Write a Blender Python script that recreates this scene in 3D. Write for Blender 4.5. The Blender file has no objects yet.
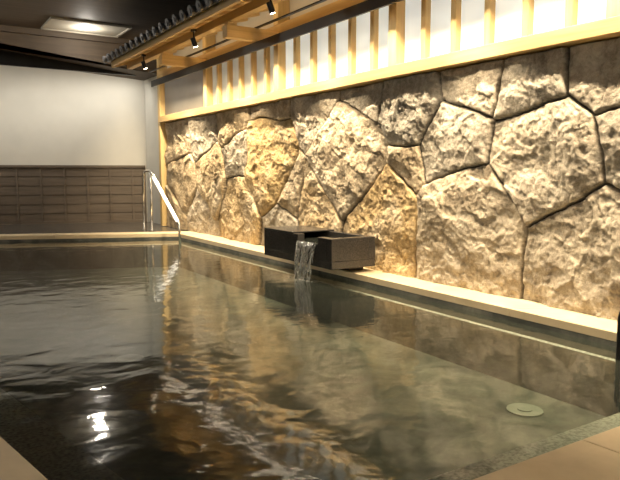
import bpy, bmesh, math, random
import numpy as np
from mathutils import Vector, Matrix, noise
random.seed(4)
S=bpy.context.scene
try:
    S.view_settings.view_transform='Standard'
except Exception: pass

# ---------------- materials ----------------
def newmat(name):
    m=bpy.data.materials.new(name); m.use_nodes=True
    nt=m.node_tree; b=nt.nodes['Principled BSDF']
    return m,nt,b
def N(nt,t,**k):
    n=nt.nodes.new(t)
    for a,v in k.items(): setattr(n,a,v)
    return n
def mix(nt,fac,a,b,bt='MIX'):
    n=N(nt,'ShaderNodeMix',data_type='RGBA',blend_type=bt)
    L=nt.links
    if hasattr(fac,'links'): L.new(fac,n.inputs[0])
    else: n.inputs[0].default_value=fac
    for i,x in ((6,a),(7,b)):
        if hasattr(x,'links'): L.new(x,n.inputs[i])
        else: n.inputs[i].default_value=(*x,1)
    return n.outputs[2]
def noisetex(nt,scale,detail=4,vec=None,rough=.5,dist=0):
    t=N(nt,'ShaderNodeTexNoise'); t.inputs['Scale'].default_value=scale
    t.inputs['Detail'].default_value=detail; t.inputs['Roughness'].default_value=rough
    t.inputs['Distortion'].default_value=dist
    if vec is None:
        tc=N(nt,'ShaderNodeTexCoord'); vec=tc.outputs['Object']
    nt.links.new(vec,t.inputs['Vector']); return t.outputs['Fac']
def ramp(nt,fac,p):
    r=N(nt,'ShaderNodeValToRGB'); e=r.color_ramp.elements
    while len(e)<len(p): e.new(.5)
    for i,(pos,c) in enumerate(p):
        e[i].position=pos; e[i].color=(*c,1)
    nt.links.new(fac,r.inputs[0]); return r.outputs[0]
def bump(nt,h,b,strength=.5,dist=.01):
    n=N(nt,'ShaderNodeBump'); n.inputs['Strength'].default_value=strength; n.inputs['Distance'].default_value=dist
    nt.links.new(h,n.inputs['Height']); nt.links.new(n.outputs[0],b.inputs['Normal'])
def stretched(nt,s,rot=0):
    tc=N(nt,'ShaderNodeTexCoord'); mp=N(nt,'ShaderNodeMapping'); mp.inputs['Scale'].default_value=s
    mp.inputs['Rotation'].default_value=(0,0,rot)
    nt.links.new(tc.outputs['Object'],mp.inputs['Vector']); return mp.outputs[0]
def wood(name,c1,c2,scale=(30,1.2,30),rough=.5,bs=.2):
    m,nt,b=newmat(name)
    f=noisetex(nt,1,6,stretched(nt,scale),.6,.4)
    nt.links.new(ramp(nt,f,[(.3,c1),(.7,c2)]),b.inputs['Base Color'])
    b.inputs['Roughness'].default_value=rough; bump(nt,f,b,bs,.004); return m
def plain(name,c,rough=.5,metal=0,var=.12,ns=6):
    m,nt,b=newmat(name)
    f=noisetex(nt,ns,4)
    nt.links.new(ramp(nt,f,[(.3,tuple(x*(1-var) for x in c)),(.7,tuple(min(1,x*(1+var)) for x in c))]),b.inputs['Base Color'])
    b.inputs['Roughness'].default_value=rough; b.inputs['Metallic'].default_value=metal; return m
def emit(name,c,s):
    m,nt,b=newmat(name); b.inputs['Base Color'].default_value=(*c,1)
    b.inputs['Emission Color'].default_value=(*c,1); b.inputs['Emission Strength'].default_value=s; return m

M_hinoki=wood('hinoki_wood',(.44,.30,.12),(.60,.42,.19))
M_cope=wood('coping_wood',(.56,.45,.28),(.70,.58,.39),(3,3,3),.45)
M_cross=wood('hinoki_cross',(.50,.35,.15),(.66,.48,.23),(1.2,30,30))
M_vert=wood('hinoki_vertical',(.48,.34,.14),(.62,.46,.22),(30,30,1.2))
M_dark=wood('dark_panel_wood',(.082,.062,.043),(.14,.108,.078),(1.5,1.5,25),.5)
M_darkceil=wood('dark_ceiling_wood',(.058,.041,.026),(.095,.069,.046),(1,18,18),.7)
M_white=plain('white_plaster',(.56,.545,.49),.9,0,.03,3)
M_panel=plain('lamp_panel',(.34,.31,.25),.8,0,.03,3)
M_steel=plain('polished_steel',(.75,.75,.74),.2,1,.03)
M_black=plain('black_metal',(.02,.02,.022),.35,.6)
M_tile=plain('roof_tile_clay',(.07,.07,.075),.45,0,.3,12)
def granite(name,c1,c2,rough,sc=160):
    m,nt,b=newmat(name)
    a=noisetex(nt,sc,2); g=noisetex(nt,4,3)
    col=mix(nt,ramp(nt,g,[(.3,(0,0,0)),(.7,(.5,.5,.5))]),ramp(nt,a,[(.35,c1),(.65,c2)]),c1)
    nt.links.new(col,b.inputs['Base Color']); b.inputs['Roughness'].default_value=rough
    bump(nt,a,b,.15,.003); return m
M_granite=granite('dark_granite',(.018,.017,.017),(.06,.055,.05),.2)
M_ledge=granite('pool_granite',(.24,.25,.235),(.68,.69,.64),.5,60)
M_deck=granite('deck_stone',(.05,.045,.038),(.12,.105,.09),.25,60)
m,nt,b=newmat('pool_floor_stone'); M_pfloor=m
f=noisetex(nt,1.8,7,None,.66,.8); f2=noisetex(nt,30,3)
c=ramp(nt,f,[(.34,(.03,.035,.03)),(.5,(.095,.10,.085)),(.68,(.21,.205,.17))])
nt.links.new(mix(nt,.5,c,ramp(nt,f2,[(.3,(.5,.5,.5)),(.7,(1,1,1))]),'MULTIPLY'),b.inputs['Base Color'])
b.inputs['Roughness'].default_value=.6
def watermat(name,tint,dist,scale,ior=1.42,rough=.035,cloud=0.0,aniso=(1,1.3,1)):
    m=bpy.data.materials.new(name); m.use_nodes=True; nt=m.node_tree; nt.nodes.clear(); L=nt.links
    out=N(nt,'ShaderNodeOutputMaterial'); mx=N(nt,'ShaderNodeMixShader'); tr=N(nt,'ShaderNodeBsdfTransparent'); gl=N(nt,'ShaderNodeBsdfGlossy')
    tr.inputs[0].default_value=(*tint,1); gl.inputs['Roughness'].default_value=rough; gl.inputs['Color'].default_value=(1,1,1,1)
    df=N(nt,'ShaderNodeBsdfDiffuse'); df.inputs[0].default_value=(.33,.37,.31,1)
    m2=N(nt,'ShaderNodeMixShader'); m2.inputs[0].default_value=cloud; L.new(tr.outputs[0],m2.inputs[1]); L.new(df.outputs[0],m2.inputs[2])
    fr=N(nt,'ShaderNodeFresnel'); fr.inputs['IOR'].default_value=ior
    h1=noisetex(nt,scale,2,stretched(nt,aniso,.5),.4,.5); h2=noisetex(nt,scale*3.1,2,stretched(nt,(1.2,1,1)),.5,.4)
    ma=N(nt,'ShaderNodeMath',operation='MULTIPLY_ADD'); L.new(h2,ma.inputs[0]); ma.inputs[1].default_value=.15; L.new(h1,ma.inputs[2])
    bp=N(nt,'ShaderNodeBump'); bp.inputs['Strength'].default_value=1; bp.inputs['Distance'].default_value=dist
    L.new(ma.outputs[0],bp.inputs['Height'])
    for s in (gl,fr): L.new(bp.outputs[0],s.inputs['Normal'])
    L.new(fr.outputs[0],mx.inputs[0]); L.new(m2.outputs[0],mx.inputs[1]); L.new(gl.outputs[0],mx.inputs[2]); L.new(mx.outputs[0],out.inputs[0])
    return m
M_water=watermat('pool_water_surface',(.72,.77,.70),.0052,3.6,1.46,.075,.05)
M_fall=watermat('falling_water',(.88,.90,.88),.03,14,1.3)
M_foam,nt,b=newmat('water_foam'); 
b.inputs['Base Color'].default_value=(.6,.62,.6,1); b.inputs['Roughness'].default_value=.3
f=noisetex(nt,1,3,stretched(nt,(50,50,5))); nt.links.new(ramp(nt,f,[(.48,(0,0,0)),(.74,(.7,.7,.7))]),b.inputs['Alpha'])
def glow_pane(name,c,s):  # glass glows by itself, standing in for light from behind
    m,nt,b=newmat(name); f=noisetex(nt,1.6,3)
    col=ramp(nt,f,[(.3,tuple(x*.74 for x in c)),(.7,c)])
    nt.links.new(col,b.inputs['Base Color']); nt.links.new(col,b.inputs['Emission Color'])
    b.inputs['Emission Strength'].default_value=s; b.inputs['Roughness'].default_value=.35; return m
P_bright=glow_pane('frosted_glass_glow_bright',(.70,.74,.71),.85)  # same frosted glass below, backlight level set per bay by colour and emission
P_mid=glow_pane('frosted_glass_glow_mid',(.64,.67,.62),.85)
P_dim=glow_pane('frosted_glass_glow_dim',(.42,.41,.34),.5)
P_dark=glow_pane('smoked_glass',(.16,.15,.13),.35)
# rough stone
m,nt,b=newmat('rough_stone'); M_stone=m
at=N(nt,'ShaderNodeAttribute',attribute_name='tone')
sp=N(nt,'ShaderNodeSeparateColor'); nt.links.new(at.outputs['Color'],sp.inputs[0])
base=ramp(nt,sp.outputs[0],[(0,(.34,.315,.27)),(.3,(.47,.415,.33)),(.65,(.48,.39,.265)),(1,(.52,.38,.19))])
n1=noisetex(nt,5,8,None,.7); n2=noisetex(nt,70,4,None,.7); n3=noisetex(nt,2.5,4); n4=noisetex(nt,22,6,None,.72,.4)
c=mix(nt,.85,base,ramp(nt,n1,[(.32,(.38,.34,.30)),(.5,(.92,.9,.87)),(.68,(1.35,1.32,1.25))]),'MULTIPLY')
c=mix(nt,.55,c,ramp(nt,n4,[(.35,(.45,.42,.38)),(.55,(1.1,1.1,1.1))]),'MULTIPLY')
c=mix(nt,.4,c,ramp(nt,n2,[(.3,(.5,.48,.45)),(.6,(1.1,1.1,1.1))]),'MULTIPLY')
c=mix(nt,ramp(nt,n3,[(.5,(0,0,0)),(.75,(.5,.5,.5))]),c,(.52,.48,.41))
c=mix(nt,sp.outputs[1],c,(.02,.017,.013))
nt.links.new(c,b.inputs['Base Color']); b.inputs['Roughness'].default_value=.9
ad=N(nt,'ShaderNodeMath',operation='MULTIPLY_ADD'); nt.links.new(n2,ad.inputs[0]); ad.inputs[1].default_value=.3; nt.links.new(n4,ad.inputs[2])
bump(nt,ad.outputs[0],b,.9,.018)

# ---------------- mesh builder ----------------
class MB:
    def __init__(s,name,mats): s.n=name; s.m=mats; s.v=[]; s.f=[]; s.mi=[]; s.sm=[]
    def add(s,vs,fs,mi=0,smooth=False):
        o=len(s.v); s.v+= [tuple(v) for v in vs]
        for f in fs: s.f.append(tuple(i+o for i in f)); s.mi.append(mi); s.sm.append(smooth)
    def box(s,a,b,mi=0):
        x0,y0,z0=a;x1,y1,z1=b
        s.add([(x0,y0,z0),(x1,y0,z0),(x1,y1,z0),(x0,y1,z0),(x0,y0,z1),(x1,y0,z1),(x1,y1,z1),(x0,y1,z1)],
          [(0,3,2,1),(4,5,6,7),(0,1,5,4),(1,2,6,5),(2,3,7,6),(3,0,4,7)],mi)
    def prism(s,poly,z0,z1,mi=0):
        n=len(poly)
        z0=z0 if hasattr(z0,'__len__') else [z0]*n; z1=z1 if hasattr(z1,'__len__') else [z1]*n
        s.add([(x,y,z0[i]) for i,(x,y) in enumerate(poly)]+[(x,y,z1[i]) for i,(x,y) in enumerate(poly)],
          [tuple(range(n))[::-1],tuple(range(n,2*n))]+[(i,(i+1)%n,n+(i+1)%n,n+i) for i in range(n)],mi)
    def xz(s,prof,y0,y1,mi=0):
        n=len(prof)
        s.add([(x,y0,z) for x,z in prof]+[(x,y1,z) for x,z in prof],
          [tuple(range(n)),tuple(range(n,2*n))[::-1]]+[(i,n+i,n+(i+1)%n,(i+1)%n) for i in range(n)],mi)
    def cyl(s,p,q,r,mi=0,n=16,r2=None,cap=True):
        p=Vector(p);q=Vector(q);d=(q-p).normalized()
        a=d.orthogonal().normalized(); c=d.cross(a); r2=r if r2 is None else r2
        vs=[p+(a*math.cos(t)+c*math.sin(t))*r for t in [2*math.pi*i/n for i in range(n)]]+[q+(a*math.cos(t)+c*math.sin(t))*r2 for t in [2*math.pi*i/n for i in range(n)]]
        s.add(vs,[(i,(i+1)%n,n+(i+1)%n,n+i) for i in range(n)],mi,True)
        if cap: s.add(vs,[tuple(range(n))[::-1],tuple(range(n,2*n))],mi)
    def tube(s,pts,r,mi=0,n=10):
        P=[Vector(p) for p in pts]; rings=[]; a=None
        for i,p in enumerate(P):
            d=(P[min(i+1,len(P)-1)]-P[max(i-1,0)]).normalized()
            a=d.orthogonal().normalized() if a is None else (a-d*a.dot(d)).normalized()
            c=d.cross(a); rings+=[p+(a*math.cos(t)+c*math.sin(t))*r for t in [2*math.pi*k/n for k in range(n)]]
        fs=[(i*n+k,i*n+(k+1)%n,(i+1)*n+(k+1)%n,(i+1)*n+k) for i in range(len(P)-1) for k in range(n)]
        fs+=[tuple(range(n))[::-1],tuple(range(len(rings)-n,len(rings)))]
        s.add(rings,fs,mi,True)
    def done(s,bevel=0,parent=None,loc=None):
        me=bpy.data.meshes.new(s.n); me.from_pydata(s.v,[],s.f)
        for m in s.m: me.materials.append(m)
        me.polygons.foreach_set('material_index',s.mi); me.polygons.foreach_set('use_smooth',s.sm)
        bm=bmesh.new(); bm.from_mesh(me); bmesh.ops.recalc_face_normals(bm,faces=bm.faces); bm.to_mesh(me); bm.free()
        o=bpy.data.objects.new(s.n,me); S.collection.objects.link(o)
        if bevel:
            b=o.modifiers.new('bevel','BEVEL'); b.width=bevel; b.segments=2; b.limit_method='ANGLE'
        if parent: o.parent=parent
        return o
def smoothpath(pts,k=6,rad=.12):
    P=[Vector(p) for p in pts]; out=[P[0]]
    for i in range(1,len(P)-1):
        a,b,c=P[i-1],P[i],P[i+1]
        r=min(rad,(a-b).length*.45,(c-b).length*.45)
        s=b+(a-b).normalized()*r; e=b+(c-b).normalized()*r
        for j in range(k+1):
            t=j/k; out.append(s*(1-t)**2+b*2*t*(1-t)+e*t*t)
    out.append(P[-1]); return out
def area(name,loc,sx,sy,e,col,rot=(0,0,0),parent=None):
    l=bpy.data.lights.new(name,'AREA'); l.shape='RECTANGLE'; l.size=sx; l.size_y=sy; l.energy=e; l.color=col
    o=bpy.data.objects.new(name,l); o.location=loc; o.rotation_euler=rot; S.collection.objects.link(o)
    if parent: o.parent=parent
    return o

# ---------------- pool ----------------
inner=[(.50,1.455),(3.88,1.455),(3.88,10.4),(-1.7,12.7)]
def offset(poly,ds):
    n=len(poly); L=[]
    for i in range(n):
        p=Vector(poly[i]);q=Vector(poly[(i+1)%n]); d=(q-p).normalized(); nn=Vector((-d.y,d.x))
        L.append((p+nn*ds[i],d))
    out=[]
    for i in range(n):
        (p,d),(q,e)=L[i-1],L[i]
        den=d.x*e.y-d.y*e.x; t=((q.x-p.x)*e.y-(q.y-p.y)*e.x)/den
        out.append(tuple(p+d*t))
    return out
def ring(mb,a,za,b,zb,mi):
    n=len(a)
    mb.add([(x,y,za) for x,y in a]+[(x,y,zb) for x,y in b],[(i,(i+1)%n,n+(i+1)%n,n+i) for i in range(n)],mi)
l1=offset(inner,[.36,.02,.02,.36])
outer=offset(inner,[-.42,-.41,-.34,-.42])
PD=-.48
pb=MB('bath_basin',[M_ledge,M_pfloor])
ring(pb,inner,.034,inner,-.08,1); ring(pb,inner,-.08,l1,-.09,0); ring(pb,l1,-.09,l1,PD,1)
pb.add([(x,y,PD) for x,y in l1],[(0,1,2,3)],1)
pbo=pb.done()
cp=MB('bath_coping',[M_cope])
for i in range(4):
    j=(i+1)%4
    a,b=Vector(inner[i]),Vector(inner[j]); c,d=Vector(outer[j]),Vector(outer[i])
    k=max(2,round((b-a).length/1.8))
    for t in range(k):
        t0=t/k; t1=(t+1)/k; g=.0015/(b-a).length
        q=[a.lerp(b,t0+g),a.lerp(b,t1-g),d.lerp(c,t1-g),d.lerp(c,t0+g)]
        cp.prism([tuple(x) for x in q],.035,.10)
cp.done(bevel=.006)
w=MB('bath_water',[M_water]); ins=offset(inner,[.001]*4)
w.add([(x,y,0) for x,y in ins],[(0,1,2,3)],0); w.done()
M_plate=plain('drain_plate',(.26,.275,.24),.4)
for (x,y,z) in ((1.55,5.4,PD),(3.48,2.75,PD)):
    d=MB('drain_cover',[M_plate])
    d.cyl((x,y,z),(x,y,z+.012),.12,0,28); d.cyl((x,y,z+.012),(x,y,z+.018),.05,0,20); d.done(bevel=.003,parent=pbo)

# ---------------- floor & room shell ----------------
def yb(x): return 14.57-.287*x
room=[(-4,-2.5),(4.3,-2.5),(4.3,yb(4.3)),(-4,yb(-4))]
fl=MB('floor',[M_deck]); ring(fl,outer,.09,room,.09,0); ring(fl,outer,.09,outer,.03,0); fl.done()
CZ=3.65
ce=MB('ceiling',[M_darkceil]); ce.prism([(-4.2,-2.7),(4.6,-2.7),(4.6,yb(4.6)+.2),(-4.2,yb(-4.2)+.2)],CZ,CZ+.1); ceo=ce.done()
def sz(x): return 3.36-.106*(x-1.47)
so=MB('soffit',[M_darkceil])
pl=[(-4,12.3),(4.3,12.3),(4.3,yb(4.3)),(-4,yb(-4))]
so.prism(pl,[sz(x) for x,y in pl],CZ)
so.box((-4,12.22,CZ-.10),(4.3,12.3,CZ)); so.done(parent=ceo)
wb=MB('wall_back',[M_white]); wb.prism([(-4.2,yb(-4.2)),(4.6,yb(4.6)),(4.6,yb(4.6)+.15),(-4.2,yb(-4.2)+.15)],0,CZ); wbo=wb.done()
wl=MB('wall_left',[M_white]); wl.box((-4.15,-2.5,0),(-4,yb(-4),CZ)); wl.done()
wf=MB('wall_front',[M_white]); wf.box((-4.2,-2.65,0),(4.6,-2.5,CZ)); wf.done()
ws=MB('wainscot_panel',[M_dark]); u=Vector((1,-.287)).normalized(); nrm=Vector((u.y,-u.x)).normalized()
if nrm.y>0: nrm=-nrm
A0=Vector((-3.98,yb(-3.98))); LEN=(Vector((4.28,yb(4.28)))-A0).length
def wbox(t0,t1,d0,d1,z0,z1,mb=ws,mi=0):
    q=[A0+u*t0+nrm*d0,A0+u*t1+nrm*d0,A0+u*t1+nrm*d1,A0+u*t0+nrm*d1]
    mb.prism([tuple(x) for x in q],z0,z1,mi)
rows=6
for r in range(rows):
    z0=.1+r*(1.14/rows); wbox(0,LEN,.0,.030,z0+.012,z0+1.14/rows-.012)
wbox(0,LEN,0,.010,.1,1.24)
t=.2
while t<LEN: wbox(t,t+.04,.0,.060,.1,1.24); t+=.45
wbox(0,LEN,0,.08,1.24,1.29); ws.done(bevel=.003,parent=wbo)
bs=MB('baseboard_back',[M_dark]); wbox(0,LEN,0,.07,.09,.14,bs,0); bs.done(parent=wbo)

# ---------------- right wall ----------------
wc=MB('wall_right',[M_white,M_darkceil]); wc.box((4.30,-2.5,0),(4.45,yb(4.4),CZ),0); wco=wc.done()
seeds=[(4.05,.63),(2.85,.56),(3.25,1.2),(2.55,1.35),(3.37,1.83),(2.75,1.86),(4.27,1.36),(4.86,1.77),(4.05,1.93),(5.9,1.27),(5.29,.62),
(4.86,1.22),(6.53,.7),(6.2,.2),(7.8,1.3),(6.5,1.92),(5.61,1.93),(7.2,.88),(7.4,.36),(8.73,.55),(8.75,1.36),(10.05,1.78),(9.75,1.05),
(11.2,1.72),(11.05,.95),(10.2,.38),(7.75,1.93),(8.95,1.98),(7.05,1.62),(9.55,1.62),(11.4,.35),(9.45,.2),(10.6,1.35),(5.35,1.55),
(1.9,1.15),(1.75,.45),(2.1,1.85),(1.15,1.6),(.9,.75),(.3,1.3),(.1,.4),(.5,1.95),(-.6,.9),(-.7,1.75),(-1.4,.4),(-1.6,1.4),(-2.3,.9),(-2.3,1.9)]
weights={0:.42,1:.26,2:.24,9:.42,10:.34,5:.0,19:.24,14:.38,7:.08,33:-9,13:-9,31:-9,29:-9,12:.12,6:.12,28:-9,11:-.04,22:.14,24:.14,26:-.05,8:-.02,17:-.02,32:-9}
sd=np.array(seeds); W=np.array([weights.get(i,0) for i in range(len(seeds))])
ZT=2.08; ys=[]; y=-2.5
while y<11.9:
    ys.append(y); y+= .03 if y<1.5 else (.010 if y<7 else .015)
ys.append(11.9); zs=np.linspace(.101,ZT,190)
ny,nz=len(ys),len(zs)
tones={}
rs=random.Random(11)
gold={10:.95,14:1.,19:.85,9:.5,1:.3,0:.42,2:.25,12:.8,26:.5,22:.8,20:.3,6:.12,4:.05,5:.15,15:.3,24:.7,30:.7,7:.0,16:.1,8:.2,3:.1,11:.6}
for i in range(len(seeds)): tones[i]=(gold.get(i,rs.uniform(.1,.8)), rs.uniform(.055,.088), rs.uniform(-.06,.06), rs.uniform(-.05,.05))
def hsh(v,k):
    s=math.sin(v.x*127.1+v.y*311.7+v.z*74.7+k*53.3)*43758.5453; return s-math.floor(s)-.5
def facet(p,sc,tilt,jump):
    wq=p+noise.noise_vector(p*sc*1.3)*(.12/sc*2)
    pts=noise.voronoi(wq*sc)[1]; c=pts[0]; d=wq*sc-c
    return (d.x*hsh(c,1)+d.y*hsh(c,2))*tilt+hsh(c,3)*jump
V=[];T=[]
for y in ys:
    for z in zs:
        v3=Vector((y*2.2,z*2.2,1.7)); wy=y+.04*noise.noise(v3)+.012*noise.noise(v3*5); wz=z+.04*noise.noise(v3+Vector((9,3,1)))+.012*noise.noise(v3*5+Vector((5,5,5)))
        q=(sd[:,0]-wy)**2*.9+(sd[:,1]-wz)**2-W*.75
        a=int(q.argmin()); qa=q[a]; q[a]=1e9; b_=int(q.argmin())
        sep=math.hypot((sd[a,0]-sd[b_,0]),sd[a,1]-sd[b_,1])
        e=(q[b_]-qa)/(2*sep)
        to,off,ty,tz=tones[a]
        p=Vector((y,z,a*7.3))
        ed=min(1,max(0,(e-.004)/.020)); prof=.68*math.sqrt(max(0,1-(1-ed)**2))+.32*math.sqrt(min(1,max(0,(e-.004)/.16)))
        big=noise.noise(p*2.0)*.040+noise.noise(p*4.5)*.018
        fc=facet(p,3.4,.048,.014)+facet(p,9,.022,.006)+facet(p,22,.008,.002)
        rid=-abs(noise.noise(p*7))*.018-abs(noise.noise(p*19))*.012+noise.noise(p*45)*.005
        h=.022+prof*(off+ty*(y-sd[a,0])+tz*(z-sd[a,1])+big+fc+rid)
        if e<.004: h=.006
        h=max(.006,min(.155,h))
        if y>=11.9 or y<=-2.5: h=0
        V.append((4.29-h,y,z)); T.append((to,min(1,max(0,1-(e-.003)/.006)),0,1))
F=[(i*nz+j,i*nz+j+1,(i+1)*nz+j+1,(i+1)*nz+j) for i in range(ny-1) for j in range(nz-1)]
o0=len(V); V+= [(4.30,y,ZT) for y in ys]; T+=[(.3,1,0,1)]*ny
F+=[(i*nz+nz-1,o0+i,o0+i+1,(i+1)*nz+nz-1) for i in range(ny-1)]
me=bpy.data.meshes.new('stone_facing'); me.from_pydata(V,[],F); me.materials.append(M_stone)
ca=me.color_attributes.new('tone','FLOAT_COLOR','POINT'); ca.data.foreach_set('color',[c for t in T for c in t])
me.polygons.foreach_set('use_smooth',[True]*len(me.polygons))
so_=bpy.data.objects.new('stone_facing',me); S.collection.objects.link(so_); so_.parent=wco

# ---------------- timber frame + windows ----------------
posts=[.30,2.65,5.0,7.35,9.7,11.9]
tf=MB('timber_frame',[M_hinoki,M_vert,M_cross])
tf.box((4.11,-2.5,2.09),(4.30,11.95,2.20),0)
tf.box((4.13,-2.5,2.89),(4.30,11.95,3.04),0)
for p in posts[:-1]:
    tf.box((4.12,p-.06,2.20),(4.30,p+.06,2.89),1)
    tf.box((4.12,p-.06,3.04),(4.30,p+.06,CZ),1)
tf.box((4.13,11.905,.10),(4.30,12.02,CZ),1)
for a,b_ in zip(posts[:-2],posts[1:-1]):
    for k in range(1,6):
        yy=a+(b_-a)*k/6; tf.box((4.17,yy-.032,2.20),(4.27,yy+.032,2.89),1)
yy=-.1
while yy>-2.5: tf.box((4.17,yy-.032,2.20),(4.27,yy+.032,2.89),1); yy-=.39
tfo=tf.done(bevel=.004)
def win(n,a,b_,m):
    o=MB('window_%d'%n,[m]); o.box((4.235,a,2.19),(4.255,b_,2.90)); o.done(parent=tfo)
win(1,-2.5,2.65,P_bright); win(2,2.65,5.0,P_bright); win(3,5.0,7.35,P_mid); win(4,7.35,9.7,P_dim); win(5,9.7,11.9,P_dark)

# ---------------- eave roof ----------------
Y0,Y1=-.6,11.55
ev=MB('tiled_eave_roof',[M_hinoki,M_cross,M_tile])
def rz(x): return 3.02+(x-3.18)*.28
for p in posts[:-1]:
    ev.box((3.40,p-.065,2.80),(4.14,p+.065,2.95),1)
    ev.box((3.42,p-.05,2.95),(3.52,p+.05,3.0),1)
ev.box((3.42,Y0,2.985),(3.52,Y1,rz(3.42)),0)
y=Y0+.05
while y<Y1:
    ev.xz([(3.20,rz(3.20)),(4.28,rz(4.28)),(4.28,rz(4.28)+.06),(3.20,rz(3.20)+.06)],y,y+.05,1); y+=.36
ev.xz([(3.16,rz(3.16)+.061),(4.29,rz(4.29)+.061),(4.29,rz(4.29)+.085),(3.16,rz(3.16)+.085)],Y0,Y1,1)
ev.box((3.15,Y0-.02,rz(3.2)-.02),(3.195,Y1+.02,rz(3.2)+.09),0)
ev.xz([(3.16,rz(3.16)-.03),(4.29,rz(4.29)-.03),(4.29,rz(4.29)+.09),(3.16,rz(3.16)+.09)],Y1,Y1+.035,1)
ev.xz([(3.08,rz(3.08)+.086),(4.29,rz(4.29)+.086),(4.29,rz(4.29)+.12),(3.08,rz(3.08)+.12)],Y0-.03,Y1+.06,2)
y=Y0+.05
while y<Y1+.05:
    ev.cyl((3.05,y,rz(3.05)+.135),(4.28,y,rz(4.28)+.135),.055,2,12)
    ev.cyl((3.03,y,rz(3.03)+.135),(3.055,y,rz(3.055)+.135),.068,2,14)
    ev.cyl((3.02,y,rz(3.02)+.135),(3.03,y,rz(3.03)+.135),.03,2,10)
    y+=.27
ev.done(bevel=.003)

# ---------------- spot lights under the eave ----------------
M_bulb=emit('lamp_glow',(1,.86,.62),40)
warm=(1,.81,.55)
for y in (1.7,3.95,6.1,8.25,10.4):
    f=MB('spotlight',[M_black,M_bulb]); base=Vector((3.36,y,2.90)); aim=(Vector((4.25,y-.1,.55))-base).normalized()
    f.cyl((3.36,y,2.90),(3.36,y,3.03),.010)
    f.box((3.33,y-.03,3.03),(3.39,y+.03,3.06))
    f.cyl(base-aim*.05,base+aim*.07,.034); f.cyl(base+aim*.07,base+aim*.073,.027,1)
    o=f.done()
    l=bpy.data.lights.new('bulb','SPOT'); l.energy=250; l.color=warm; l.spot_size=math.radians(72); l.spot_blend=.9; l.shadow_soft_size=.025
    lo=bpy.data.objects.new('bulb',l); lo.location=base+aim*.1; lo.rotation_euler=aim.to_track_quat('-Z','Y').to_euler(); S.collection.objects.link(lo); lo.parent=o
st=MB('added_slot_light',[M_black]); st.box((3.84,-.5,2.775),(3.94,11.5,2.799)); st.box((3.84,-.5,2.69),(3.855,11.5,2.775)); st.box((3.925,-.5,2.72),(3.94,11.5,2.775)); sto=st.done()  # strip lamp added to graze the stone; lips shaped to shield panes and pool
area('wash',(3.89,5.5,2.772),.05,12,760,warm,(0,0,0),sto)
cv=MB('eave_fill_light',[M_black]); cv.box((3.80,-.5,2.95),(3.84,11.5,2.965)); cvo=cv.done()  # unseen upward strip added to brighten the eave underside
area('glow',(3.82,5.5,2.975),.03,12,34,warm,(math.pi,0,0),cvo)

# ---------------- ceiling light and added fill lamps ----------------
M_disc=emit('ceiling_lamp_diffuser',(1,.94,.84),12)
for (x,y,e) in ((2.75,11.6,26),(.2,11.2,42),(-2.8,8.5,50),(-2.8,4.5,55),(-2.5,.2,55),(1.5,-1.2,55)):  # first lamp is in view, the others are unseen ones added as fill
    f=MB('ceiling_and_fill_light',[M_panel,M_disc])
    f.box((x-.62,y-.42,CZ-.02),(x+.62,y+.42,CZ-.001)); f.box((x-.66,y-.46,CZ-.035),(x+.66,y-.42,CZ-.001)); f.box((x-.66,y+.42,CZ-.035),(x+.66,y+.46,CZ-.001))
    f.box((x-.66,y-.42,CZ-.035),(x-.62,y+.42,CZ-.001)); f.box((x+.62,y-.42,CZ-.035),(x+.66,y+.42,CZ-.001))
    f.cyl((x,y,CZ-.03),(x,y,CZ-.02),.10,1,28); o=f.done()
    l=bpy.data.lights.new('lamp','POINT'); l.energy=e; l.color=(1,.92,.80); l.shadow_soft_size=.08
    lo=bpy.data.objects.new('lamp',l); lo.location=(x,y,CZ-.16); S.collection.objects.link(lo); lo.parent=o
ww=MB('wall_washer_light',[M_black]); 
ww.box((.0,12.9,sz(0)-.09),(4.0,12.96,sz(4)-.01)); wwo=ww.done()
area('wash_back',(2.0,12.93,sz(4)-.12),4.,.05,38,(1,.93,.82),(math.radians(28),0,0),wwo)

# ---------------- fountain trough ----------------
ft=MB('stone_water_spout',[M_granite,M_water,M_fall,M_foam])
x0,x1,y0,y1,zb,zt=3.57,4.13,5.24,6.68,.16,.475
ft.box((3.92,5.42,.101),(4.11,6.54,zb))
ft.box((x0,y0,zb),(x1,y1,zb+.08))
ft.box((x1-.08,y0,zb+.08),(x1,y1,zt)); ft.box((x0,y0,zb+.08),(x1-.08,y0+.09,zt)); ft.box((x0,y1-.09,zb+.08),(x1-.08,y1,zt))
ft.box((x0,y0+.09,zb+.08),(x0+.09,5.50,zt)); ft.box((x0,5.90,zb+.08),(x0+.09,y1-.09,zt)); ft.box((x0,5.50,zb+.08),(x0+.09,5.90,zt-.08))
ft.box((x0,6.0,zt),(x1,y1,zt+.015))
ft.add([(x0,y0+.09,zt-.068),(x1-.08,y0+.09,zt-.068),(x1-.08,y1-.09,zt-.068),(x0,y1-.09,zt-.068)],[(0,1,2,3)],1)
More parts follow.
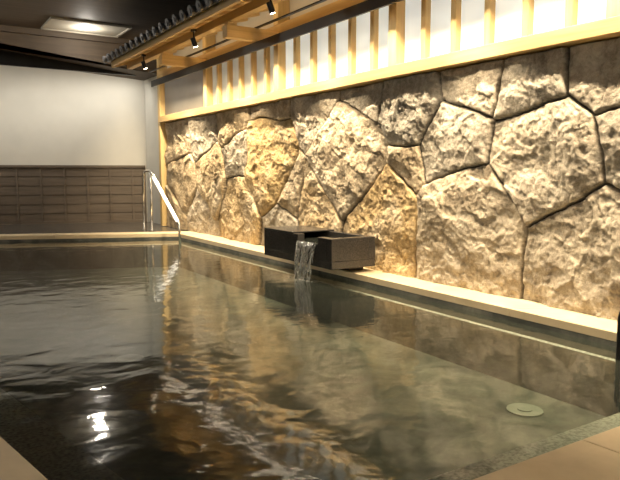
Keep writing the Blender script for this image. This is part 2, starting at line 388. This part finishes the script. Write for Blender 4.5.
def sheet(off,mi,ya,yb_,seed):
    vs=[];nu,nv=18,14
    for i in range(nv+1):
        t=i/nv; x=x0-.01-off-.06*math.sqrt(t); z=zt-.068-t*(zt-.068)
        for j in range(nu+1):
            s=j/nu; yy=(ya+yb_)/2+(s-.5)*(yb_-ya)*(1-.15*t)
            vs.append((x+.016*noise.noise(Vector((yy*22,seed,t*3))),yy,z))
    ft.add(vs,[(i*(nu+1)+j,i*(nu+1)+j+1,(i+1)*(nu+1)+j+1,(i+1)*(nu+1)+j) for i in range(nv) for j in range(nu)],mi,True)
sheet(0,2,5.51,5.89,1); sheet(.006,3,5.52,5.88,5)
for k in range(55):
    a=random.uniform(0,6.28); r=abs(random.gauss(0,.09)); s=random.uniform(.004,.010)
    cx,cy=x0-.08+r*math.cos(a),5.70+1.6*r*math.sin(a)
    ft.cyl((cx,cy,.0),(cx,cy,s),s*1.6,3,8,r2=s*.4)
ft.done(bevel=.006)

# ---------------- handrails ----------------
M_railglow=emit('rail_glow',(1,.93,.8),4)  # glow for a strip added so the sloping rail reads as lit
h=MB('handrail',[M_steel,M_railglow])
path=smoothpath([(3.62,11.45,.10),(3.62,11.40,1.16),(3.66,11.1,1.18),(3.70,9.85,.32),(3.70,9.83,-.12)],8,.12)
h.tube(path,.021,0,12)
h.tube(smoothpath([(3.66,11.12,.10),(3.66,11.12,1.14)],2),.019,0,12)
h.tube([(3.655,11.0,1.065),(3.69,9.95,.345)],.012,1,8)
for q in ((3.62,11.45),(3.66,11.12)): h.cyl((q[0],q[1],.10),(q[0],q[1],.112),.05,0,20)
h.done()
h=MB('handrail',[M_black])
h.tube(smoothpath([(3.65,2.2,-.47),(3.65,2.2,.34),(3.70,1.3,.6),(3.70,1.3,.10)],8,.10),.018,0,12)
h.cyl((3.70,1.3,.10),(3.70,1.3,.112),.05,0,20); h.done()

# ---------------- world, camera ----------------
wd=bpy.data.worlds.new('world'); S.world=wd; wd.use_nodes=True
wd.node_tree.nodes['Background'].inputs[0].default_value=(.1,.09,.08,1); wd.node_tree.nodes['Background'].inputs[1].default_value=.2
cam=bpy.data.cameras.new('camera'); cam.sensor_width=36; cam.lens=36.7; cam.clip_start=.05
co=bpy.data.objects.new('camera',cam); co.location=(0,0,1.15); co.rotation_euler=(math.radians(90-6.14),0,math.radians(-32.3))
S.collection.objects.link(co); S.camera=co
